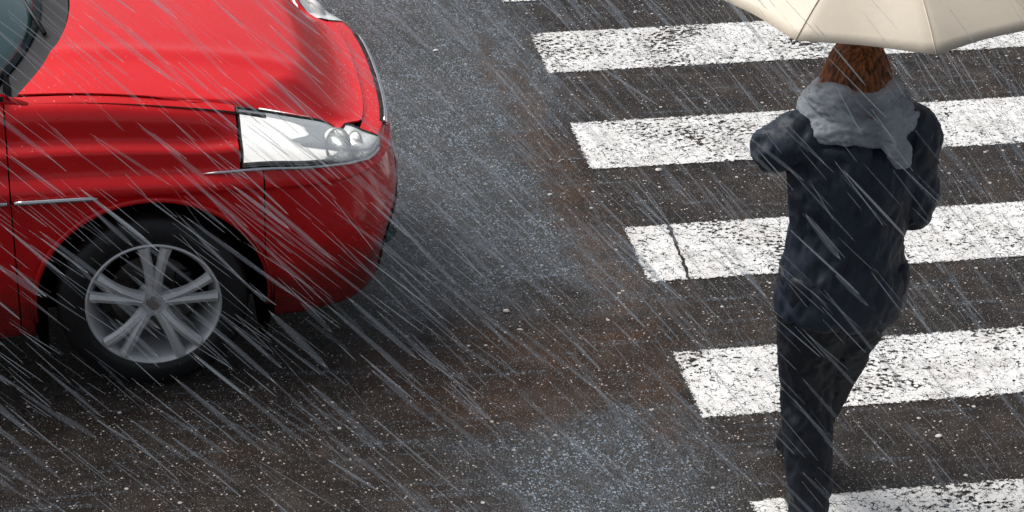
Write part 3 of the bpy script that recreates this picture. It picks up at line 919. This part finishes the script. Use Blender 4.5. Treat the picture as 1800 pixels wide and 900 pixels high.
# joint positions (walking away, both hands in front at chest height round the umbrella handle)
HIP_Z = .90
J = dict(pelvis=(0, 0, .93), waist=(0, .0, 1.06), chest=(0, .0, 1.24), upch=(0, -.005, 1.36), neck=(0, .01, 1.47), head0=(0, .03, 1.53),
         lsh=(-.175, 0, 1.41), lel=(-.240, .04, 1.36), lwr=(-.10, .235, 1.27),
         rsh=(.175, 0, 1.41), rel=(.212, .02, 1.14), rwr=(.07, .25, 1.19),
         lhip=(-.085, 0, .90), lkn=(-.065, .07, .49), lan=(-.05, -.02, .10),
         rhip=(.085, 0, .90), rkn=(.055, .15, .52), ran=(.0, .30, .13))
V_ = lambda k: Vector(J[k])
body = skin_obj('person', [
    [(J['pelvis'], (.15, .11), 'p'), (J['waist'], (.125, .10), 'w'), (J['chest'], (.145, .105), 'c'), (J['upch'], (.12, .09), 'u'), (J['neck'], .052, 'n'), (J['head0'], .055)],
    ['u', (J['lsh'], .055), ((V_('lsh')+V_('lel'))/2, .045), (J['lel'], .039), ((V_('lel')+V_('lwr'))/2, .034), (J['lwr'], .024)],
    ['u', (J['rsh'], .055), ((V_('rsh')+V_('rel'))/2, .045), (J['rel'], .039), ((V_('rel')+V_('rwr'))/2, .034), (J['rwr'], .024)],
    ['p', (J['lhip'], .085), ((V_('lhip')+V_('lkn'))/2, .072), (J['lkn'], .055), ((V_('lkn')*.65+V_('lan')*.35)+Vector((0, -.012, 0)), .054), (J['lan'], .036)],
    ['p', (J['rhip'], .085), ((V_('rhip')+V_('rkn'))/2, .072), (J['rkn'], .055), ((V_('rkn')*.65+V_('ran')*.35)+Vector((0, -.012, 0)), .054), (J['ran'], .036)],
], M['skin'])
tag(body, 'walking person seen from behind in navy coat and grey scarf, holding a cream umbrella', 'person')

# head with face, joined to the body mesh
def head_mesh():
    bm = bmesh.new(); bmesh.ops.create_uvsphere(bm, u_segments=40, v_segments=30, radius=1)
    for v in bm.verts:
        x, y, z = v.co
        # skull .078 wide, .098 deep, .118 high
        X, Y, Z = x*.076, y*.096, z*.118
        if z < 0:
            k = 1-.32*(-z)**1.5; X *= k; Y *= 1-.25*(-z)**2 if y < 0 else 1-.05*(-z)
        if y > 0:   # face side
            Y *= .93
            Y += .022*math.exp(-((x)/.13)**2-((z+.12)/.20)**2)           # nose
            Y += .008*math.exp(-((x)/.30)**2-((z+.48)/.10)**2)           # lips
            Y += .010*math.exp(-((x)/.28)**2-((z+.80)/.14)**2)           # chin
            for e in (-1, 1): Y -= .009*math.exp(-((x-e*.36)/.18)**2-((z-.03)/.11)**2)
            Y += .006*math.exp(-((x)/.6)**2-((z-.2)/.10)**2)
        v.co = (X, Y, Z)
    for e in (-1, 1):
        ellipsoid(bm, (e*.079, -.005, -.005), (.010, .020, .032), Matrix.Rotation(.3, 3, 'X'), 10, 8)
    return bm
hb_ = head_mesh(); bmesh.ops.transform(hb_, matrix=Matrix.Translation((0, .045, 1.595)), verts=hb_.verts[:])
# hands
def hand(bm, wr, fwd, palm_n, side):
    """palm + five curled fingers; fwd = finger direction, palm_n = towards what is held"""
    fwd = fwd.normalized(); palm_n = (palm_n-fwd*palm_n.dot(fwd)).normalized(); lat = fwd.cross(palm_n)*side
    rot = Matrix((lat, fwd, palm_n)).transposed()
    ellipsoid(bm, wr+fwd*.048, (.042, .054, .017), rot, 14, 10)
    for k in range(4):
        base = wr+fwd*.088+lat*(-.030+.020*k)
        L = (.040, .046, .043, .034)[k]
        pts = [base-fwd*.015, base, base+fwd*L*.55+palm_n*L*.55, base+fwd*L*.35+palm_n*L*1.25, base-fwd*L*.25+palm_n*L*1.45]
        tube(bm, pts, [.0095, .0095, .009, .0082, .006], 8)
    tb = wr+fwd*.025+lat*-.034
    tube(bm, [tb, tb+lat*-.018+palm_n*.02+fwd*.012, tb+lat*-.006+palm_n*.045+fwd*.03, tb+lat*.01+palm_n*.055+fwd*.045], [.012, .0115, .0105, .007], 8)
SH = Vector((.03, .30, 0))  # umbrella shaft base
hb2 = bmesh.new()
hand(hb2, V_('lwr'), Vector((.9, .30, .0)), Vector((.2, 1, 0))*-1, 1)
hand(hb2, V_('rwr'), Vector((-.5, .55, .1)), Vector((-1, -.2, 0)), -1)
bm = bmesh.new(); bm.from_mesh(body.data)
for b2 in (hb_, hb2):
    tm = bpy.data.meshes.new('tmp'); b2.to_mesh(tm); b2.free(); bm.from_mesh(tm); bpy.data.meshes.remove(tm)
for f in bm.faces: f.smooth = True
bm.to_mesh(body.data); bm.free()
body.location = (PX, PY, 0); body.scale = (1.0, 1.0, 1.0)
mod_apply(body, ('REMESH', dict(mode='VOXEL', voxel_size=.006, use_smooth_shade=True)), ('SMOOTH', dict(factor=.5, iterations=2)))
body.data.materials.clear(); body.data.materials.append(M['skin'])

# eyes
for e in (-1, 1):
    bm = bmesh.new(); ellipsoid(bm, (e*.028, .122, 1.597), (.012, .010, .009)); obj('eye', bm, M['plate'], body)

def cloth(name, bm, material, voxel=.011, folds=.012, fscale=9, stretch=(1, 1, .45), seed=0, smooth=6, solid=None):
    o = obj(name, bm, material, body)
    mod_apply(o, ('REMESH', dict(mode='VOXEL', voxel_size=voxel, use_smooth_shade=True)), ('SMOOTH', dict(factor=.6, iterations=smooth)))
    me = o.data
    for v in me.vertices:
        p = Vector((v.co.x*stretch[0], v.co.y*stretch[1], v.co.z*stretch[2]))*fscale+Vector((seed, seed*2, 0))
        n = noise.noise(p)+.6*noise.noise(p*2.3)+.3*noise.noise(p*5.1)
        # ridged folds
        n = (1-abs(n)*2.2)*.5
        v.co += v.normal*folds*n
    me.materials.clear(); me.materials.append(material)
    for p in me.polygons: p.use_smooth = True
    return o
def limb(bm, pts, rads, seg=20):
    # smooth the polyline with catmull-rom
    n = (len(pts)-1)*6; P_ = []; Rr = []
    for i in range(n+1):
        t = i/6; P_.append(cr([tuple(p) for p in pts], t)); Rr.append(cr([(r,) for r in rads], t)[0])
    tube(bm, P_, Rr, seg)
def rings(bm, lst, seg=40):
    rows = []
    for (x, y, z, rx, ry) in lst:
        rows.append([(x+rx*math.cos(2*PI*k/seg), y+ry*math.sin(2*PI*k/seg), z) for k in range(seg)])
    vs = grid(bm, rows, close_u=True); bm.faces.new(vs[0][::-1]); bm.faces.new(vs[-1])
# coat: torso to mid thigh, two sleeves
bm = bmesh.new()
rings(bm, [(.0, .01, .80, .198, .155), (.0, .01, .84, .203, .165), (.0, .005, .92, .198, .16), (0, 0, 1.02, .180, .145), (0, 0, 1.12, .178, .14), (0, 0, 1.25, .192, .145), (0, 0, 1.34, .200, .135),
           (0, 0, 1.40, .180, .12), (0, .005, 1.44, .12, .095), (0, .01, 1.475, .07, .07)])
for sd in ('l', 'r'):
    sh, el, wr = V_(sd+'sh'), V_(sd+'el'), V_(sd+'wr')
    limb(bm, [sh*.6+Vector((0, 0, .56)), sh+Vector((0, 0, -.01)), (sh+el)/2, el, (el+wr)/2, wr.lerp(el, .08)], [.07, .088, .078, .070, .060, .050])
cl = cloth('coat', bm, M['coat'], .009, .024, 9, (1.2, 1, .55), 3)
# cuffs, back seam and half belt
for sd in ('l', 'r'):
    el, wr = V_(sd+'el'), V_(sd+'wr'); d = (wr-el).normalized()
    bm = bmesh.new(); c0 = wr.lerp(el, .22); c1 = wr.lerp(el, .06)
    tube(bm, [c0, c0+d*.006, c1-d*.004, c1], [.050, .060, .058, .050], 20); obj('cuff', bm, M['coat'], cl)
# trousers
bm = bmesh.new()
for sd in ('l', 'r'):
    h, k, a = V_(sd+'hip'), V_(sd+'kn'), V_(sd+'an')
    limb(bm, [h+Vector((0, 0, .06)), h, (h+k)/2, k, (k+a)/2, a+Vector((0, -.0, .02)), a+Vector((0, 0, -.035))], [.12, .118, .103, .083, .075, .066, .068])
cloth('trousers', bm, M['trouser'], .009, .020, 10, (1, 1, .6), 8)
# scarf: thick wraps round the neck and over the shoulders
bm = bmesh.new()
for (z, rx, ry, r, tilt, ph) in ((1.480, .145, .105, .036, .02, 0), (1.520, .118, .098, .034, -.02, 1), (1.445, .165, .108, .032, .015, 2), (1.550, .104, .100, .030, .018, 3), (1.50, .13, .10, .03, .03, 4.5)):
    tube(bm, [((rx*math.cos(t)), .012+ry*math.sin(t), z+tilt*math.sin(t+ph)+.012*math.sin(3*t+ph)) for t in [2*PI*k/40 for k in range(41)]], r, 12, caps=False)
limb(bm, [(.07, -.09, 1.47), (.08, -.12, 1.44), (.10, -.135, 1.40), (.11, -.140, 1.36)], [.03, .038, .034, .02])
sc_ = cloth('scarf', bm, M['scarf'], .006, .012, 14, (1, 1, 3), 5, 3)
# hair: a bob of many tapering locks over a cap
bm = bmesh.new()
ellipsoid(bm, (0, .030, 1.612), (.088, .104, .115), None, 32, 24)
capv = [v for v in bm.verts if v.co.y > .085 and v.co.z < 1.66]
bmesh.ops.delete(bm, geom=capv, context='VERTS')
rng = random.Random(4)
for k in range(900):
    a = rng.uniform(PI*.93, PI*2.07)   # round the back from ear to ear
    if rng.random() < .12: a = rng.choice((rng.uniform(.80, 1.0), rng.uniform(2.0, 2.2)))*PI
    e0 = rng.uniform(.1, 1.3)
    top = Vector((.086*math.cos(a)*math.cos(e0), .030+.102*math.sin(a)*math.cos(e0), 1.612+.112*math.sin(e0)))
    ln = rng.uniform(.0, .045)
    ca, sa = math.cos(a), math.sin(a)
    p1 = Vector((.096*ca, .030+.112*sa, 1.60))
    p2 = Vector(((.100+rng.uniform(-.01, .016))*ca, .028+(.112+rng.uniform(-.01, .016))*sa, 1.53))
    bk = .018*max(0, -math.sin(a))**2.5
    p2 += Vector((0, -bk*.62, 0))
    p3 = Vector(((.090+rng.uniform(-.02, .03))*ca, .020-bk*.75+(.102+rng.uniform(-.02, .03))*sa, 1.555-ln))
    pts = [cr([tuple(top), tuple(p1), tuple(p2), tuple(p3)], t/3) for t in range(10)]
    w_ = rng.uniform(.0028, .0065)
    tube(bm, pts, [w_*.6, w_, w_, w_*1.1, w_*1.1, w_, w_, w_*.8, w_*.5, w_*.15], 6)
hair = obj('hair', bm, M['hair'], body)
# shoes
for sd, tip in (('l', 0), ('r', 0)):
    a = V_(sd+'an'); bm = bmesh.new()
    z0 = 0 if sd == 'l' else .02
    rows = []
    L0 = [(-.075, .030, .030, .055), (-.06, .036, .0, .085), (-.02, .036, .0, .09), (.04, .040, .0, .075), (.10, .044, .0, .055), (.15, .042, .0, .042), (.18, .030, .004, .03), (.19, .012, .01, .02)]
    for (y, w_, zb, zt) in L0:
        rows.append([(a.x+w_*math.cos(t), a.y+y, z0+lerp(zb, zt, .5)+lerp(zb, zt, 1)*.0+(zt-zb)/2*math.sin(t)) for t in [2*PI*k/20 for k in range(20)]])
    vs = grid(bm, rows, close_u=True); bm.faces.new(vs[0][::-1]); bm.faces.new(vs[-1])
    obj('shoe', bm, M['shoe'], body)

# ------------------------------------------------------------------ umbrella
UX, UY, UZ = PX+.055, PY+.05, 1.87
um = empty('umbrella', (UX, UY, 1.10))
tag(um, 'open cream umbrella held over the head of the walking person', 'umbrella')
UR = .515; NP = 8
def dome(a, f):
    """a angle, f 0 centre..1 rim; scalloped between ribs"""
    k = (a/(2*PI/NP)) % 1.0; mid = math.sin(PI*k)
    r = UR*f*(1-.10*mid*f)
    z = .21*(1-f**1.9)-.0*mid-.012*mid*math.sin(PI*f)
    return Vector((r*math.cos(a), r*math.sin(a), UZ-1.10+z))
bm = bmesh.new(); rows = []
for i in range(17):
    f = .012+(1-.012)*i/16
    rows.append([dome(2*PI*k/96+.2-.2, f) for k in range(96)])
grid(bm, rows, close_u=True); cn = obj('canopy', bm, M['canopy'], um); mod_apply(cn, ('SOLIDIFY', dict(thickness=.0015, offset=-1)))
for k in range(NP):
    a = 2*PI*k/NP
    bm = bmesh.new(); tube(bm, [dome(a, f)+Vector((0, 0, -.006)) for f in [i/12 for i in range(13)]]+[dome(a, 1.0)*1.0+Vector((.012*math.cos(a), .012*math.sin(a), -.004))], .0022, 6)
    rb = obj('rib', bm, M['chrome'], um)
    bm = bmesh.new(); ellipsoid(bm, dome(a, 1.0)+Vector((.012*math.cos(a), .012*math.sin(a), -.004)), (.006, .006, .005), None, 10, 8); obj('rib_tip', bm, M['steel'], rb)
    bm = bmesh.new(); tube(bm, [dome(a, .05+.95*i/14)+Vector((0, 0, .001)) for i in range(15)], .0022, 6); obj('seam', bm, M['canopy'], cn)
    bm = bmesh.new(); tube(bm, [(.008*math.cos(a), .008*math.sin(a), UZ-1.10-.03), dome(a, .5)+Vector((0, 0, -.008))], .002, 6); obj('stretcher', bm, M['chrome'], rb)
bm = bmesh.new(); tube(bm, [(0, 0, .1), (0, 0, UZ-1.10+.21)], .006, 10); obj('shaft', bm, M['steel'], um)
bm = bmesh.new(); tube(bm, [(0, 0, UZ-1.10+.20), (0, 0, UZ-1.10+.27)], [.009, .003], 10); obj('tip', bm, M['chrome'], um)
bm = bmesh.new(); tube(bm, [(0, 0, .16), (0, 0, .02), (0, .01, -.02), (0, .035, -.035), (0, .06, -.02), (0, .065, .005)], [.012, .013, .013, .013, .012, .010], 12); obj('grip', bm, M['wood'], um)

# ------------------------------------------------------------------ rain and spray
def strand(V, F, p, d, L, r, a, b):
    """thin falling thread of water: pointed at both ends, oval across"""
    base = len(V)
    V.append(p)
    for f, w in ((.18, .7), (.55, 1.), (.85, .8)):
        c = p+d*(L*f)
        for k in range(6):
            t = PI/3*k
            V.append(c+(a*math.cos(t)+b*math.sin(t))*(r*w))
    V.append(p+d*L)
    e = len(V)-1
    for k in range(6):
        n = (k+1) % 6
        F.append((base, base+1+n, base+1+k))
        for q_ in (0, 6):
            F.append((base+1+q_+k, base+1+q_+n, base+7+q_+n, base+7+q_+k))
        F.append((base+13+k, base+13+n, e))
rng = random.Random(11)
V, F = [], []
def add_rain(n, x0, x1, y0, y1, z0, z1, Lr, rr):
    for _ in range(n):
        p = Vector((rng.uniform(x0, x1), rng.uniform(y0, y1), rng.uniform(z0, z1)))
        gx = sstep(-2.5, 1.5, p.x)
        d = Vector((lerp(.84, .60, gx)+rng.gauss(0, .10), -.10+rng.gauss(0, .08), -.80)).normalized()
        L = rng.uniform(*Lr)*(1.7 if rng.random() < .08 else 1)
        r = rng.uniform(*rr)*(1.5 if rng.random() < .08 else 1)
        if p.z-L*.9 < .01: L = max(.02, (p.z-.01)/.9)
        a = d.orthogonal().normalized(); b_ = d.cross(a)
        strand(V, F, p, d, L, r, a, b_)
add_rain(5200, -4.2, 3.2, -5.4, 2.2, .05, 2.3, (.06, .26), (.0007, .0019))
n_a = len(F)
add_rain(2600, -4.2, 3.2, -5.4, 2.2, .05, 2.3, (.08, .30), (.0014, .0030))
n_b = len(F)
add_rain(900, -4.2, 3.2, -5.4, 2.2, .05, 2.3, (.10, .34), (.0025, .0050))
add_rain(500, -3.8, 1.8, -8.5, -5.2, .8, 3.0, (.05, .16), (.0006, .0012))
n_sharp = len(F)
add_rain(2100, -4.2, 3.2, -5.2, 2.2, .03, 1.9, (.16, .42), (.0045, .0100))
M['rain_thin'] = make_rain('thin_sheets_of_rain', .12, (.52, .60, .68))
me = bpy.data.meshes.new('rain'); me.from_pydata(V, [], F); me.update(); me.materials.append(M['rain']); me.materials.append(M['rain_thin'])
for i in list(range(n_a, n_b))+list(range(n_sharp, len(me.polygons))): me.polygons[i].material_index = 1
for p in me.polygons: p.use_smooth = True
ro = bpy.data.objects.new('rain', me); C.objects.link(ro)
tag(ro, 'slanting threads of heavy falling rain over the road, car and crossing', 'rain', kind='stuff')

# spray: tiny drops thrown up where rain hits the road and the car's nose
V, F = [], []
ico = bmesh.new(); bmesh.ops.create_icosphere(ico, subdivisions=1, radius=1)
iv = [v.co.copy() for v in ico.verts]; iff = [tuple(v.index for v in f.verts) for f in ico.faces]; ico.free()
def drop(p, r):
    b0 = len(V)
    V.extend(p+c*r for c in iv); F.extend(tuple(i+b0 for i in f) for f in iff)
for _ in range(9000):
    u = rng.random()
    if u < .55:
        x = rng.gauss(-.85, .28); y = rng.uniform(-3.4, .6); z = abs(rng.gauss(0, .09))+.004
    elif u < .85:
        x = rng.gauss(-.5, .35); y = rng.uniform(-4.2, .8); z = abs(rng.gauss(0, .03))+.004
    else:
        x = rng.gauss(-1.5, .5); y = rng.gauss(-3.3, .18); z = abs(rng.gauss(0, .06))+.004
    if x < -1.02 and y > -3.05: continue
    drop(Vector((x, y, z)), rng.uniform(.0008, .0021))
for _ in range(9000):
    x = rng.gauss(-1.02, .12); y = rng.uniform(-3.0, -.4); z = rng.uniform(.3, 1.0)
    drop(Vector((x+.0*y, y, z)), rng.uniform(.0007, .0017))
me = bpy.data.meshes.new('spray'); me.from_pydata(V, [], F); me.update(); me.materials.append(M['spray'])
for p in me.polygons: p.use_smooth = True
so = bpy.data.objects.new('water_spray', me); C.objects.link(so)
tag(so, 'fine water drops splashing up around the nose and front wheel of the red car', 'water spray', kind='stuff')
